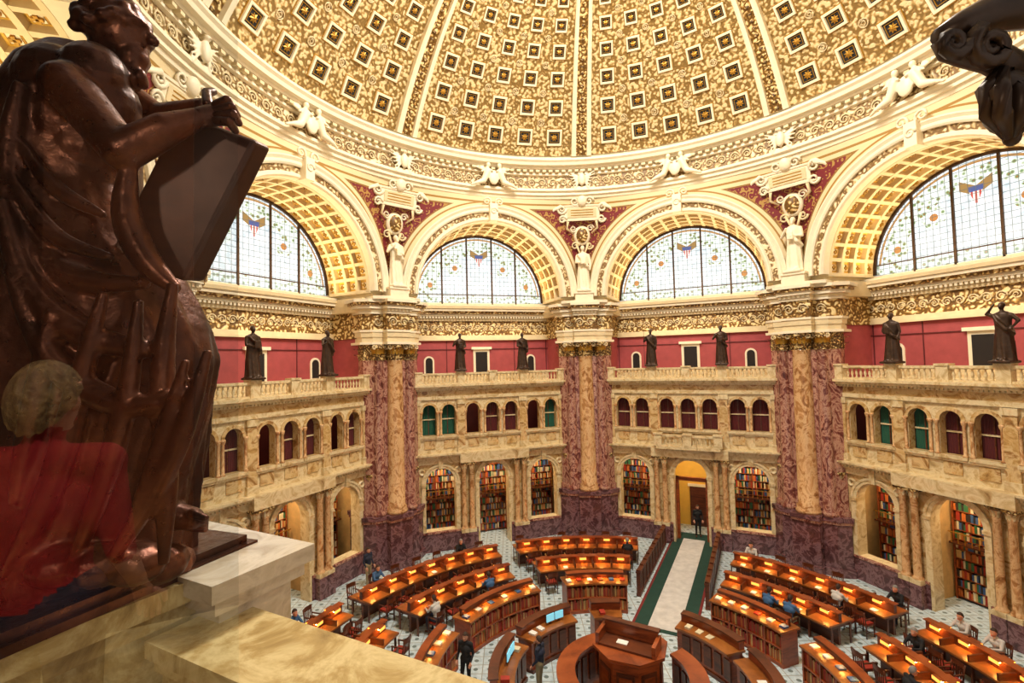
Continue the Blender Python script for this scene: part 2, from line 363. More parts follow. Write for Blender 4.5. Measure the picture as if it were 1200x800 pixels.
# ---------------------------------------------------------------- upper recess, arch, window
def upper():
    mb=MB()
    yb=16.1
    mb.box(-5.2,5.2,yb,yb+.2,8.8,11.4,REDWALL)
    for x in (-4.2,-2.1,2.1,4.2): mb.box(x-.02,x+.02,yb-.03,yb,8.9,11.3,MAROON)
    mb.box(-5.2,5.2,yb-.08,yb,8.86,9.3,SIENAL); mb.box(-5.2,5.2,yb-.04,yb,10.75,10.79,MAROON)
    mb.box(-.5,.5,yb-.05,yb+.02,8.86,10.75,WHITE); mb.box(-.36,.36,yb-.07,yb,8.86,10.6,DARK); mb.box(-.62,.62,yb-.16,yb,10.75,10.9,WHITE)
    for cx in (-3.15,3.15):
        mb.box(cx-.3,cx+.3,yb-.05,yb,9.3,10.1,WHITE); mb.archsweep(cx,10.1,[(0,yb-.05),(.3,yb-.05),(.3,yb)],WHITE,10)
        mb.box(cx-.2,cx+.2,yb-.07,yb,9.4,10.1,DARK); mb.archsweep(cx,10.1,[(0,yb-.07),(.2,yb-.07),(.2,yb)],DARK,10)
    for z0,z1,pr,m in ((11.3,11.42,.1,CREAM),(11.42,11.6,.06,CREAM),(11.6,12.45,.0,GOLDO),(12.45,12.6,.12,CREAM),(12.72,12.85,.3,WHITE),(12.85,13.0,.42,GOLDO),(13.0,13.15,.55,WHITE),(13.15,13.3,.62,CREAM)):
        mb.box(-5.2,5.2,yb-.05-pr,yb+.2,z0,z1,m)
    mb.box(-5.2,5.2,yb-.2,yb+.2,12.6,12.72,CREAM)
    for i in range(52): xx=-4.5+i*.176; mb.box(xx-.05,xx+.05,yb-.32,yb-.1,12.6,12.72,WHITE)
    for i in range(20):
        xx=-4.2+i*.442; scroll(mb,(xx,yb-.08,12.02),.2,CREAM,.028,1.6,1 if i%2 else -1,0 if i%2 else pi); 
    for sx in (-1,1):
        a,b=sorted((sx*4.32,sx*5.3)); mb.box(a,b,14.2,yb+.2,8.86,11.3,REDWALL); a,b=sorted((sx*4.25,sx*5.3)); mb.box(a,b,14.0,yb+.2,11.3,12.6,GOLDO)
        a,b=sorted((sx*3.95,sx*5.3)); mb.box(a,b,13.7,yb+.2,12.6,13.3,CREAM)
        a,b=sorted((sx*4.3,sx*5.3)); mb.box(a,b,13.3,yb+.4,13.3,13.7,CREAM)
    mb.box(-4.4,4.4,yb-.5,yb+.6,13.3,13.42,WHITE)
    y0,y1=13.3,16.3
    mb.archsweep(0,ZC,[(4.3,y0),(4.3,y1)],YEL,48,smooth=True)
    ys=[13.42,14.16,14.9,15.64]
    for yy in ys+[16.2]: mb.archsweep(0,ZC,[(4.3,yy-.1),(4.1,yy-.08),(4.07,yy-.08),(4.07,yy+.08),(4.1,yy+.1),(4.3,yy+.1)],CREAM,48)
    N=19
    for i in range(N+1):
        t=pi*i/N; 
        mb.M=Matrix.Translation((0,0,ZC))@Matrix.Rotation(-t,4,'Y')
        mb.box(4.08,4.3,y0,y1,-.08,.08,CREAM)
        if i<N:
            mb.M=Matrix.Translation((0,0,ZC))@Matrix.Rotation(-t-pi/N/2,4,'Y')
            for a in ys: 
                c=a+.37
                if c>16.1: continue
                mb.box(4.24,4.3,c-.17,c+.17,-.17,.17,GOLD); mb.box(4.22,4.3,c-.13,c+.13,-.13,.13,WHITE)
                for q in range(4): mb.box(4.16,4.24,c-.04+.07*cos(q*pi/2),c+.04+.07*cos(q*pi/2),-.04+.07*sin(q*pi/2),.04+.07*sin(q*pi/2),GOLD)
    mb.M=None
    mb.archsweep(0,ZC,[(4.08,13.45),(4.08,13.0),(4.14,12.92),(4.24,12.92),(4.28,12.98),(4.3,12.98)],WHITE,56)
    mb.archsweep(0,ZC,[(4.3,12.98),(4.55,12.95)],RELF,56)
    mb.archsweep(0,ZC,[(4.55,12.95),(4.55,12.86),(4.62,12.82),(4.7,12.82),(4.74,12.86),(4.86,12.78),(4.92,12.78),(4.92,13.4)],WHITE,56)
    mb.box(-.22,.22,12.6,13.2,ZC+4.05,ZC+4.98,WHITE); scroll(mb,(0,12.6,ZC+4.55),.2,WHITE,.06,1.4); scroll(mb,(-.35,12.72,ZC+5.1),.25,WHITE,.06,1.4,1,-1); scroll(mb,(.35,12.72,ZC+5.1),.25,WHITE,.06,1.4,-1,pi+1)
    def sp(x,z):
        a=atan2(x,13.2); s=max(0,min(1,(z-13.4)/5.8))**3
        cx,cy=13.0*sin(a),13.0*cos(a); ox,oy=x,13.2
        return (ox+(cx-ox)*s,oy+(cy-oy)*s,z)
    xe=13.2*math.tan(radians(22.5)); nx=60
    def fn(u,v):
        x=-xe+2*xe*u; zb=ZC+sqrt(max(0,4.88**2-x*x)) if abs(x)<4.88 else 13.3
        return sp(x,zb+(19.25-zb)*v)
    mb.grid(fn,nx,10,SPAND)
    return mb.mesh('wall_arch_bay')
UM=upper()
def window():
    mb=MB(); y=16.2; R=4.08
    n=40; vs=[(0,y,ZC-.2)]+[(R*cos(pi*i/n),y,ZC+R*sin(pi*i/n)) for i in range(n+1)]
    mb.add(vs,[(0,i+1,i+2) for i in range(n)],GLASS)
    F=BRONZE
    for x in (-2.3,-.78,.78,2.3):
        h=sqrt(R*R-x*x); mb.box(x-.045,x+.045,y-.08,y+.02,ZC-.2,ZC+h,F)
    mb.archsweep(0,ZC,[(R-.12,y+.02),(R-.12,y-.1),(R,y-.1)],F,40)
    mb.box(-R,R,y-.08,y,ZC-.25,ZC-.05,WHITE); mb.box(-R,R,y-.05,y,ZC+.42,ZC+.47,F)
    return mb.mesh('window')
WM=window()
bb=MB(); balustrade(bb,-4.3,4.3,AP-.18,8.84,(-4.1,-1.8,0,1.8,4.1)); BM=bb.mesh('balustrade')
for i,b in enumerate(FACES):
    put('wall_arch_bay_'+NAMES[b],UM,b); put('balustrade',BM,b); put('window_%d'%(i+1),WM,b)
mb=MB(); mb.box(-1.6,1.6,AP-.75,AP,5.1,5.25,SIENAL); balustrade(mb,-1.5,1.5,AP-.6,5.25,(-1.5,1.5,-.0)); put('balcony',mb,27)
# ---------------------------------------------------------------- piers
def scale_poly(poly,d):
    cx=0;cy=14.9; return [(cx+(x-cx)*(1+d/1.4),cy+(y-cy)*(1+d/1.2)) for x,y in poly]
POLY=[(-1.5,15.9),(-1.5,14.35),(-1.08,14.0),(-.55,14.0),(.55,14.0),(1.08,14.0),(1.5,14.35),(1.5,15.9)]
BPOLY=[(-1.62,15.9),(-1.62,14.2),(-1.15,13.85),(-.62,13.8),(-.58,13.45),(.58,13.45),(.62,13.8),(1.15,13.85),(1.62,14.2),(1.62,15.9)]
def pier():
    mb=MB()
    mb.prism(scale_poly(BPOLY,.08),0,.35,REDB); mb.prism(BPOLY,.35,2.3,REDB); mb.prism(scale_poly(BPOLY,.05),2.3,2.42,REDM); mb.prism(scale_poly(BPOLY,.09),2.42,2.62,REDB)
    mb.prism(POLY,2.62,10.2,REDM)
    mb.prism(scale_poly(POLY,.06),2.62,2.9,REDM)
    mb.lathe([(.56,0),(.56,.12),(.5,.2),(.52,.3),(.44,.38),(.43,2.5),(.42,5),(.38,7.5),(.42,7.58)],(0,13.98,2.62),24,SIENAC)
    for sx in (-.85,.85):
        mb.lathe([(.36,0),(.36,.12),(.3,.22),(.29,.3),(.28,4),(.25,7.5),(.29,7.58)],(sx,14.08,2.62),16,REDM)
    mb.prism(POLY,10.2,10.98,CAPG)
    mb.lathe([(.4,0),(.42,.3),(.5,.6),(.6,.78)],(0,13.98,10.2),16,CAPG)
    for sx in (-.85,.85): mb.lathe([(.28,0),(.3,.3),(.36,.6),(.42,.78)],(sx,14.08,10.2),12,CAPG)
    for cx,cy,r in ((0,13.98,.42),(-.85,14.08,.3),(.85,14.08,.3)):
        for row in range(2):
            for k in range(9):
                a=-pi+pi*(k+.5*row)/8; d=(cos(a),sin(a),0)
                leaf(mb,(cx+cos(a)*r,cy+sin(a)*r,10.2+row*.28),d,.17,.34,GOLD if row else CAPG,.45)
        for sg in (-1,1): scroll(mb,(cx+sg*r*1.05,cy-r*.95,10.85),.12,CREAM,.035,1.4,sg,0 if sg<0 else pi)
    for sx in (-1,1):
        for k in range(4):
            for row in range(2): leaf(mb,(sx*1.5,14.45+k*.35,10.2+row*.28),(sx,0,0),.2,.34,CAPG,.4)
    E=[(-1.58,16),(-1.58,14.3),(-1.15,13.95),(-.62,13.95),(-.62,13.5),(.62,13.5),(.62,13.95),(1.15,13.95),(1.58,14.3),(1.58,16)]
    mb.prism(scale_poly(E,.1),10.98,11.1,WHITE)
    mb.prism(E,11.1,11.35,CREAM); mb.prism(scale_poly(E,.04),11.35,11.6,CREAM); mb.prism(scale_poly(E,.08),11.6,11.7,WHITE)
    mb.prism(E,11.7,12.5,GOLDO)
    for x in (-.3,.3): scroll(mb,(x,13.46,12.1),.25,CREAM,.035,1.6,1 if x>0 else -1,0 if x>0 else pi)
    for x in (-.9,.9): scroll(mb,(x,13.9,12.1),.22,CREAM,.03,1.6,1 if x>0 else -1,0)
    for z0,z1,d,m in ((12.5,12.62,.1,WHITE),(12.62,12.75,.14,CREAM),(12.75,12.9,.26,WHITE),(12.9,13.05,.34,GOLDO),(13.05,13.2,.42,WHITE)): mb.prism(scale_poly(E,d),z0,z1,m)
    for k in range(7): x=-.6+k*.2; mb.box(x-.05,x+.05,13.3,13.5,12.62,12.74,WHITE)
    mb.prism([(-1.3,15),(-1.3,13.55),(-.5,13.2),(.5,13.2),(1.3,13.55),(1.3,15)],13.2,13.35,WHITE)
    mb.prism([(-.5,15),(-.5,13.3),(.5,13.3),(.5,15)],13.35,13.8,WHITE); mb.prism([(-.56,15),(-.56,13.24),(.56,13.24),(.56,15)],13.72,13.82,WHITE)
    def T(z):
        s=max(0,min(1,(z-13.4)/5.8))**3; return 14.29+(13.0-14.29)*s
    k=1.15
    mb.M=Matrix.Translation((0,T(18.3)-.3,18.3))@Matrix.Rotation(radians(14),4,'X')@Matrix.Scale(k,4)
    mb.box(-.85,.85,0,.35,-.32,.32,WHITE); mb.box(-.95,.95,-.03,.3,.3,.38,WHITE); mb.box(-.95,.95,-.03,.3,-.38,-.3,WHITE); mb.box(-.7,.7,-.03,0,-.22,.22,CREAM)
    for q in range(3): mb.box(-.55,.55,-.036,-.03,-.14+q*.12,-.1+q*.12,GOLD)
    for sx in (-1,1):
        scroll(mb,(sx*1.0,0,.2),.24,WHITE,.07,1.5,sx,0); scroll(mb,(sx*.95,0,-.3),.2,WHITE,.06,1.5,-sx,0); scroll(mb,(sx*.35,0,.55),.22,WHITE,.06,1.4,sx,0)
        mb.tube([(sx*1.0,0,.35),(sx*1.35,.0,.2),(sx*1.6,.1,-.1),(sx*1.5,.2,-.4)],[.09,.08,.06,.03],WHITE); scroll(mb,(sx*1.55,.1,.15),.2,CREAM,.05,1.4,sx,0)
        mb.tube([(sx*.7,0,-.4),(sx*.75,.0,-.75),(sx*.45,.05,-1.0)],[.07,.06,.03],CREAM)
    mb.ell((0,-.02,.55),(.24,.16,.28),WHITE)
    mb.M=Matrix.Translation((0,T(17.2)-.2,17.0))@Matrix.Rotation(radians(8),4,'X')@Matrix.Scale(k,4)
    mb.ell((0,.05,.1),(.42,.16,.5),WHITE); mb.ell((0,-.04,.1),(.3,.12,.38),GOLDO)
    for sx in (-1,1): scroll(mb,(sx*.42,0,.45),.18,WHITE,.05,1.4,sx,0); scroll(mb,(sx*.35,0,-.4),.2,CREAM,.05,1.4,-sx,0); mb.tube([(sx*.3,0,-.3),(sx*.15,0,-.7),(0,0.05,-1.1)],[.06,.05,.03],CREAM)
    mb.M=None
    return mb.mesh('marble_pier')
PM=pier()
for b in PIERS:
    if b!=184.5: put('marble_pier',PM,b)
# ---------------------------------------------------------------- dome + ring
RHO=14.27; Z0=14.5
def sph(a,e,off=0): r=(RHO-off)*cos(e); return (r*sin(a),r*cos(a),Z0+(RHO-off)*sin(e))
mb=MB()
mb.revolve([(13.35,19.0),(13.0,19.05),(12.95,19.2),(12.85,19.22),(12.85,19.36),(12.72,19.42),(12.72,19.55),(12.95,19.6)],WHITE)
mb.revolve([(12.95,19.6),(12.95,20.3)],RELF)
mb.revolve([(12.95,20.3),(12.8,20.33),(12.8,20.42),(12.85,20.45),(12.85,20.58),(12.6,20.6),(12.55,20.7),(12.35,20.72),(12.3,20.86),(12.2,20.95),(12.2,21.05),(12.75,21.1),(12.75,21.22),(12.62,21.24),(12.62,21.42),(12.9,21.5)],WHITE)
for i in range(220):
    a=2*pi*i/220; mb.M=Matrix.Rotation(-a,4,'Z'); mb.box(-.1,.1,12.6,12.86,20.45,20.57,CREAM)
for i in range(136):
    a=2*pi*i/136; mb.M=Matrix.Rotation(-a,4,'Z')
    scroll(mb,(0,12.9,19.95),.22,CREAM,.04,1.6,1 if i%2 else -1,0 if i%2 else pi); 
mb.M=None
put('ring_entablature',mb)
mb=MB(); e0=radians(28.5); e1=radians(77)
w=radians(22.5)
mb.grid(lambda u,v:sph(-w+2*w*u,e0+(e1-e0)*v),16,30,GOLDD)
def cell(P,T,N,I,h):
    def L(x,y,z): return P+T*x*h+N*y*h+I*z*h
    def ring(a,za,b,zb,mat):
        q=[(-1,-1),(1,-1),(1,1),(-1,1)]
        vs=[L(x*a,y*a,za) for x,y in q]+[L(x*b,y*b,zb) for x,y in q]
        mb.add(vs,[(i,(i+1)%4,4+(i+1)%4,4+i) for i in range(4)],mat)
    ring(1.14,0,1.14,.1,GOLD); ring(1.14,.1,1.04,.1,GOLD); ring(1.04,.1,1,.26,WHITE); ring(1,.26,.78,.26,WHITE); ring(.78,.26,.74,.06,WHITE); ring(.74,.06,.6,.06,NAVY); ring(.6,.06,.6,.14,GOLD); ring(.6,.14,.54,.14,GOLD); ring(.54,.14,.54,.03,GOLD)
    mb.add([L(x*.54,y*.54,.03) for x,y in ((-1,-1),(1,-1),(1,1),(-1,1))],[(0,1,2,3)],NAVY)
    n=16; vs=[L(0,0,.3)]+[L((.48 if k%2 else .28)*cos(2*pi*k/n),(.48 if k%2 else .28)*sin(2*pi*k/n),.12) for k in range(n)]
    mb.add(vs,[(0,k+1,(k+1)%n+1) for k in range(n)],GOLD)
t=math.log(1/cos(radians(32.3))+math.tan(radians(32.3))); DT=.126
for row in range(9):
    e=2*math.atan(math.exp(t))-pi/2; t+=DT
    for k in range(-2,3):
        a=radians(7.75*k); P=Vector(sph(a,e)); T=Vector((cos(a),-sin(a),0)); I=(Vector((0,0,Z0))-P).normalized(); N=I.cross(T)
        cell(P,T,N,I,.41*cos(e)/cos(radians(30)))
        if row<8:
            ee=2*math.atan(math.exp(t-DT/2))-pi/2; sc=cos(ee)
            for da in (-3.87,3.87):
                if abs(7.75*k+da)>16.5: continue
                Q=Vector(sph(a+radians(da),ee)); I2=(Vector((0,0,Z0))-Q).normalized(); N2=I2.cross(T).normalized(); scroll(mb,Q+I2*.03,.24*sc,CREAM,.028*sc,1.5,1 if (k+row)%2 else -1,0,T,N2)
DM=mb.mesh('ceiling_dome_sector')
mb=MB()
def rib():
    prof=[(-1,0),(-1,.26),(-.82,.3),(-.55,.3),(-.52,.12),(.52,.12),(.55,.3),(.82,.3),(1,.26),(1,0)]
    mats=[WHITE]*4+[GOLDO]+[WHITE]*4; n=36
    for j,m in enumerate(mats):
        def fn(u,v):
            e=e0+(e1-e0)*v; r=RHO*cos(e); hw=.55*(r/12.6)**.8
            x,o=prof[j] if u<.5 else prof[j+1]; return sph(x*hw/r,e,o)
        mb.grid(fn,1,n,m,smooth=False)
    for i in range(40):
        e=e0+(e1-e0)*(i+.5)/40; P=Vector(sph(0,e,.12)); s=.12*cos(e)+.02
        mb.ell(P,(s,s*.4,s*.8),CAPG,8,4)
rib(); RM=mb.mesh('dome_rib')
for k in range(8): put('ceiling_dome_sector',DM,27+45*k); put('dome_rib',RM,4.5+45*k)
mb=MB(); mb.revolve([(3.4,28.3),(3.1,28.1),(3.0,28.4),(3.0,31),(0.01,32.5)],WHITE,48); put('ceiling_lantern',mb)
# ---------------------------------------------------------------- floor, carpet
mb=MB(); mb.prism([(19*sin(radians(4.5+45*k)),19*cos(radians(4.5+45*k))) for k in range(7,-1,-1)],-.3,0,FLOOR); put('floor',mb)
mb=MB(); mb.box(-1.15,1.15,4.6,15.5,0.002,.02,CARPET); mb.box(-1.15,-1.05,4.6,15.5,.02,.024,CARPR); mb.box(1.05,1.15,4.6,15.5,.02,.024,CARPR); mb.box(-.55,.55,4.8,14.5,.02,.03,PATH); put('aisle_carpet',mb,27)
for sx in (-1,1):
    mb=MB(); mb.box(sx*1.35-.05,sx*1.35+.05,7.0,13.2,0,.95,WOOD); mb.box(sx*1.35-.1,sx*1.35+.1,6.95,13.25,.95,1.02,WOODD); mb.box(sx*1.35-.09,sx*1.35+.09,6.95,13.25,0,.12,WOODD)
    for k in range(10):
        yy=7.05+k*.675; mb.box(sx*1.35-.08,sx*1.35+.08,yy-.06,yy+.06,0,1.08,WOODD)
        if k<9: mb.box(sx*1.35-.065,sx*1.35+.065,yy+.15,yy+.52,.25,.82,WOODD)
    put('wooden_barrier',mb,27)
mb=MB(); y=AP+.5
for sx in (-1,1): mb.box(sx*.78-.09,sx*.78+.09,y,y+.2,0,3.4,WOOD)
mb.box(-.85,.85,y,y+.2,3.2,3.4,WOOD)
for sx in (-1,1): mb.box(sx*.86-.03,sx*.86+.03,y+.2,y+1.1,0,3.0,WOODD)
mb.box(-1.3,1.3,y+2.6,y+2.7,0,4.9,YEL); mb.box(-.45,.45,y+2.52,y+2.6,0,2.3,WOODD); mb.box(-.55,.55,y+2.5,y+2.6,2.3,2.45,WHITE)
put('door_1',mb,27)
# ---------------------------------------------------------------- desks
def desk(r,a0,a1,name='reading_desk'):
    mb=MB(); n=max(6,int((a1-a0)))
    mb.arcbox(r-.62,r+.62,a0,a1,.71,.77,WOODT,n); mb.arcbox(r-.5,r+.5,a0+.3,a1-.3,.6,.71,WOODD,n); mb.arcbox(r-.05,r+.05,a0+.5,a1-.5,0,.6,WOODD,n)
    mb.arcbox(r-.07,r+.07,a0+.2,a1-.2,.77,1.08,WOODD,n); mb.arcbox(r-.13,r+.13,a0,a1,1.08,1.11,WOOD,n)
    ns=max(2,round((a1-a0)*pi/180*r/.95)); st=(a1-a0)/ns; seats=[]
    for k in range(ns+1):
        a=a0+st*k; dd=.03/r*57.3
        mb.arcbox(r-.5,r-.42,max(a0,a-dd),min(a1,a+dd),0,.7,WOODD,1); mb.arcbox(r+.42,r+.5,max(a0,a-dd),min(a1,a+dd),0,.7,WOODD,1)
        if 0<k<ns: mb.arcbox(r-.58,r-.07,a-dd,a+dd,.77,.97,WOODD,1); mb.arcbox(r+.07,r+.58,a-dd,a+dd,.77,.97,WOODD,1)
    for k in range(ns):
        a=a0+st*(k+.5); hw=.09/r*57.3; hs=.15/r*57.3
        for s in (-1,1):
            p=lambda u,v:(min(r+s*u,r+s*v),max(r+s*u,r+s*v))
            mb.arcbox(*p(.12,.2),a-hw,a+hw,1.02,1.05,LAMP,1)         # lamp tube
            mb.arcbox(*p(.1,.24),a-hs,a+hs,1.075,1.095,WOOD,2)         # brass-brown hood
            mb.arcbox(*p(.235,.245),a-hs,a+hs,.985,1.08,SHADE,2)        # amber glass lip
        if random.random()<.4:
            s=random.choice((-1,1)); hw2=.1/r*57.3; mb.arcbox(min(r+s*.3,r+s*.52),max(r+s*.3,r+s*.52),a-hw2,a+hw2,.77,.785,PAPER,1)
        seats.append((a,r-.95,1)); seats.append((a,r+.95,-1))
    put(name,mb); return seats
def chairmesh():
    mb=MB(); W=WOODD
    mb.box(-.22,.22,-.22,.22,.42,.46,W); mb.box(-.2,.2,-.2,.2,.46,.49,BOOKS[0])
    for x in (-.2,.2):
        mb.box(x-.02,x+.02,.17,.21,0,.66,W); mb.tube([(x,-.2,0),(x,-.2,.45),(x,-.24,.7),(x,-.28,.92)],.022,W,5); mb.box(x-.025,x+.025,-.24,.22,.64,.67,W)
    mb.grid(lambda u,v:((u-.5)*.44,-.27-.05*sin(pi*u),.78+.16*v),6,1,W); mb.grid(lambda u,v:((u-.5)*.44,-.245-.05*sin(pi*u),.78+.16*v),6,1,W)
    for k in range(5): x=-.14+k*.07; mb.box(x-.01,x+.01,-.27,-.245,.46,.8,W)
    mb.box(-.2,.2,-.01,.01,.18,.2,W)
    for x in (-.2,.2): mb.box(x-.01,x+.01,-.2,.2,.18,.2,W)
    return mb.mesh('reading_chair')
CM=chairmesh(); seats=[]
SECT=[(38.5,71),(76,109),(-17,15.5),(-59.5,-22),(-98,-64.5),(113,146)]
for a0,a1 in SECT:
    seats+=desk(10.8,a0,a1)
    seats+=desk(8.5,a0+1.5,a1-2)
chairs=[]
for a,r,s in seats:
    w=(r*sin(radians(a)),r*cos(radians(a)),0); br=a if s==1 else a+180
    if random.random()<.93:
        jj=random.uniform(-6,6); put('reading_chair',CM,br+jj,w)
        chairs.append((w,br+jj))
def cabinet(a0,a1,r0=5.6,r1=6.3,H=1.1):
    mb=MB(); rnd=random.Random(int(a0)); n=14
    mb.arcbox(r0+.28,r1,a0,a1,0,H,WOOD,n); mb.arcbox(r0-.06,r1+.06,a0-.5,a1+.5,H,H+.06,WOODT,n); mb.arcbox(r0,r0+.3,a0,a1,0,.12,WOOD,n); mb.arcbox(r0,r0+.28,a0,a1,.56,.6,WOOD,n)
    m=4
    for k in range(m+1): a=a0+(a1-a0)*k/m; mb.arcbox(r0,r0+.28,a-.25,a+.25,0,H,WOOD,1)
    for z in (.12,.6):
        a=a0+.4
        while a<a1-.5:
            d=rnd.uniform(.3,.6); mb.arcbox(r0+.06,r0+.27,a,a+d*.92,z,z+rnd.uniform(.28,.4),rnd.choice([BOOKS[0],BOOKS[1],BOOKS[7],BOOKS[0],BOOKS[2]]),1); a+=d
    for k in range(6):
        a=a0+1.5+(a1-a0-3)*k/5; 
        mb.arcbox(r0+.2,r0+.42,a-.9,a+.9,H+.06,H+.08+rnd.random()*.04,rnd.choice([PAPER,PAPER,BOOKS[0],BOOKS[4]]),1)
    mb.arcbox((r0+r1)/2+.1,(r0+r1)/2+.2,a0+1,a1-1,H+.06,H+.3,WOODD,n); mb.arcbox((r0+r1)/2-.02,(r0+r1)/2+.25,a0+1,a1-1,H+.3,H+.33,WOOD,n); mb.arcbox((r0+r1)/2-.03,(r0+r1)/2-.01,a0+1,a1-1,H+.24,H+.33,WOODD,n)
    for k in range(4):
        a=a0+3+(a1-a0-6)*k/3; mb.arcbox((r0+r1)/2+.01,(r0+r1)/2+.08,a-.8,a+.8,H+.26,H+.298,LAMP,1)
    put('reference_bookcase',mb)
for a0,a1 in ((-12,12),(-58,-24),(-97,-66),(44,70),(78,106),(115,142)): cabinet(a0,a1)
def counter(a0,a1,r0=3.25,r1=3.95):
    mb=MB(); n=20
    mb.arcbox(r0+.1,r1-.08,a0,a1,0,.98,WOOD,n); mb.arcbox(r0,r1,a0-.6,a1+.6,.98,1.05,WOODT,n); mb.arcbox(r1-.2,r1,a0,a1,1.05,1.3,WOOD,n); mb.arcbox(r1-.25,r1+.05,a0,a1,1.3,1.34,WOODD,n)
    mb.arcbox(r0+.05,r1,a0,a1,0,.12,WOODD,n)
    k=a0+3
    while k<a1-2:
        mb.arcbox(r1-.1,r1-.04,k,k+4.5,.25,.85,WOODD,2); mb.arcbox(r0+.06,r0+.12,k,k+4.5,.25,.85,WOODD,2); k+=6.5
    rnd=random.Random(int(a0)+5); k=a0+4
    while k<a1-6:
        m=rnd.choice([PAPER,BOOKS[0],BOOKS[6],None,SCREEN])
        if m is SCREEN:
            mb.arcbox(r0+.3,r0+.33,k,k+6,1.12,1.42,WOODD,2); mb.arcbox(r0+.27,r0+.3,k+.4,k+5.6,1.15,1.39,SCREEN,2); mb.arcbox(r0+.28,r0+.34,k+2.7,k+3.3,1.05,1.14,WOODD,1)
        elif m: mb.arcbox(r0+.15,r0+.4,k,k+3,1.05,1.05+rnd.uniform(.02,.12),m,1)
        k+=6
    put('issue_counter',mb)
for a in ((-95,-60),(-54,-20),(-8,8),(40,72),(78,110),(120,170),(180,225)): counter(*a)
mb=MB(); n=48
mb.revolve([(2.0,0),(2.0,1.15),(2.08,1.15),(2.08,1.24),(1.55,1.24),(1.55,1.16),(1.62,1.16),(1.62,.0)],WOOD,n,radians(60),radians(360))
for k in range(24):
    a=60+4+k*12.3
    mb.arcbox(1.98,2.03,a,a+8,.25,1.0,WOODD,2); mb.arcbox(1.58,1.63,a,a+8,.25,1.0,WOODD,2)
mb.arcbox(1.98,2.06,60,360,0,.15,WOODD,n)
mb.lathe([(1.35,0),(1.35,.35),(1.3,.4)],(0,0,0),8,WOODD,False)
mb.lathe([(.95,0),(.95,.1),(.88,.14),(.88,1.45),(.95,1.5),(1.05,1.56),(1.05,1.64)],(0,0,.4),8,WOOD,False)
for k in range(8):
    mb.M=Matrix.Rotation(2*pi*(k+.5)/8,4,'Z'); mb.box(.79,.84,-.24,.24,.65,1.65,WOODD); mb.box(.83,.86,-.17,.17,.75,1.55,WOOD)
mb.M=Matrix.Rotation(radians(-30),4,'Z')
mb.box(-.75,.75,-.5,.1,2.04,2.1,WOODD); mb.box(-.75,.75,.1,.2,2.04,2.45,WOOD); mb.box(-.8,.8,.05,.25,2.45,2.5,WOODD)
for sx in (-.78,.78): mb.box(sx-.05,sx+.05,-.5,.2,2.04,2.35,WOOD)
mb.box(-.3,0,-.3,-.1,2.1,2.12,PAPER); mb.M=None
put('superintendent_desk',mb)
mb=MB(); mb.lathe([(.55,0),(.55,.004)],(-4.9,.2,.001),24,SIENAL); mb.lathe([(.45,0),(.45,.003)],(-4.9,.2,.006),24,BOOKS[1]); mb.lathe([(.3,0),(.3,.003)],(-4.9,.2,.01),24,SIENAL); put('floor_medallion',mb)
# ---------------------------------------------------------------- figures
SKIN=plain('skin','#c98f72',.5,var=.04); HB=plain('brown_hair','#3a2414',.7); HY=plain('blonde_hair','#b8925c',.6,scale=40,var=.35,bump=.5); HG=plain('grey_hair','#8a8680',.7)
CL={k:plain('cloth_'+k,h,.85) for k,h in dict(white='#c8c6c0',navy='#22283c',black='#17171a',red='#b0141c',blue='#3f6590',khaki='#9a8a68').items()}
def nearest_assign(me,segs,mats):
    me.materials.clear()
    for m in mats: me.materials.append(m)
    for p in me.polygons:
        c=p.center; best=1e9;bi=0
        for (a,b,r,i) in segs:
            d=b-a; t=max(0,min(1,(c-a).dot(d)/max(d.length_squared,1e-6))); q=(c-(a+d*t)).length-r
            if q<best: best=q;bi=i
        p.material_index=bi
def hand(mb,w,d,side,mat,curl=.5,nrm=Vector((0,0,-1)),s=1):
    w=Vector(w);d=Vector(d).normalized();nrm=(nrm-d*nrm.dot(d)).normalized(); sd=d.cross(nrm)*side
    mb.capsule(w,w+d*.075*s,.028*s,.034*s,mat,8)
    for k,L in enumerate((.07,.08,.075,.058)):
        b=w+d*.095*s+sd*(.03-.02*k)*s; m=b+(d*(1-curl*.4)+nrm*curl*.5)*L*.55*s; e=m+(d*(1-curl)+nrm*curl)*L*.5*s
        mb.capsule(b-d*.03*s,m,.0105*s,.0095*s,mat,6); mb.capsule(m,e,.0095*s,.008*s,mat,6)
    b=w+d*.03*s+sd*.035*s; m=b+(d*.6+sd*.6)*.04*s; mb.capsule(b,m,.013*s,.011*s,mat,6); mb.capsule(m,m+(d*.9+nrm*.3)*.035*s,.011*s,.009*s,mat,6)
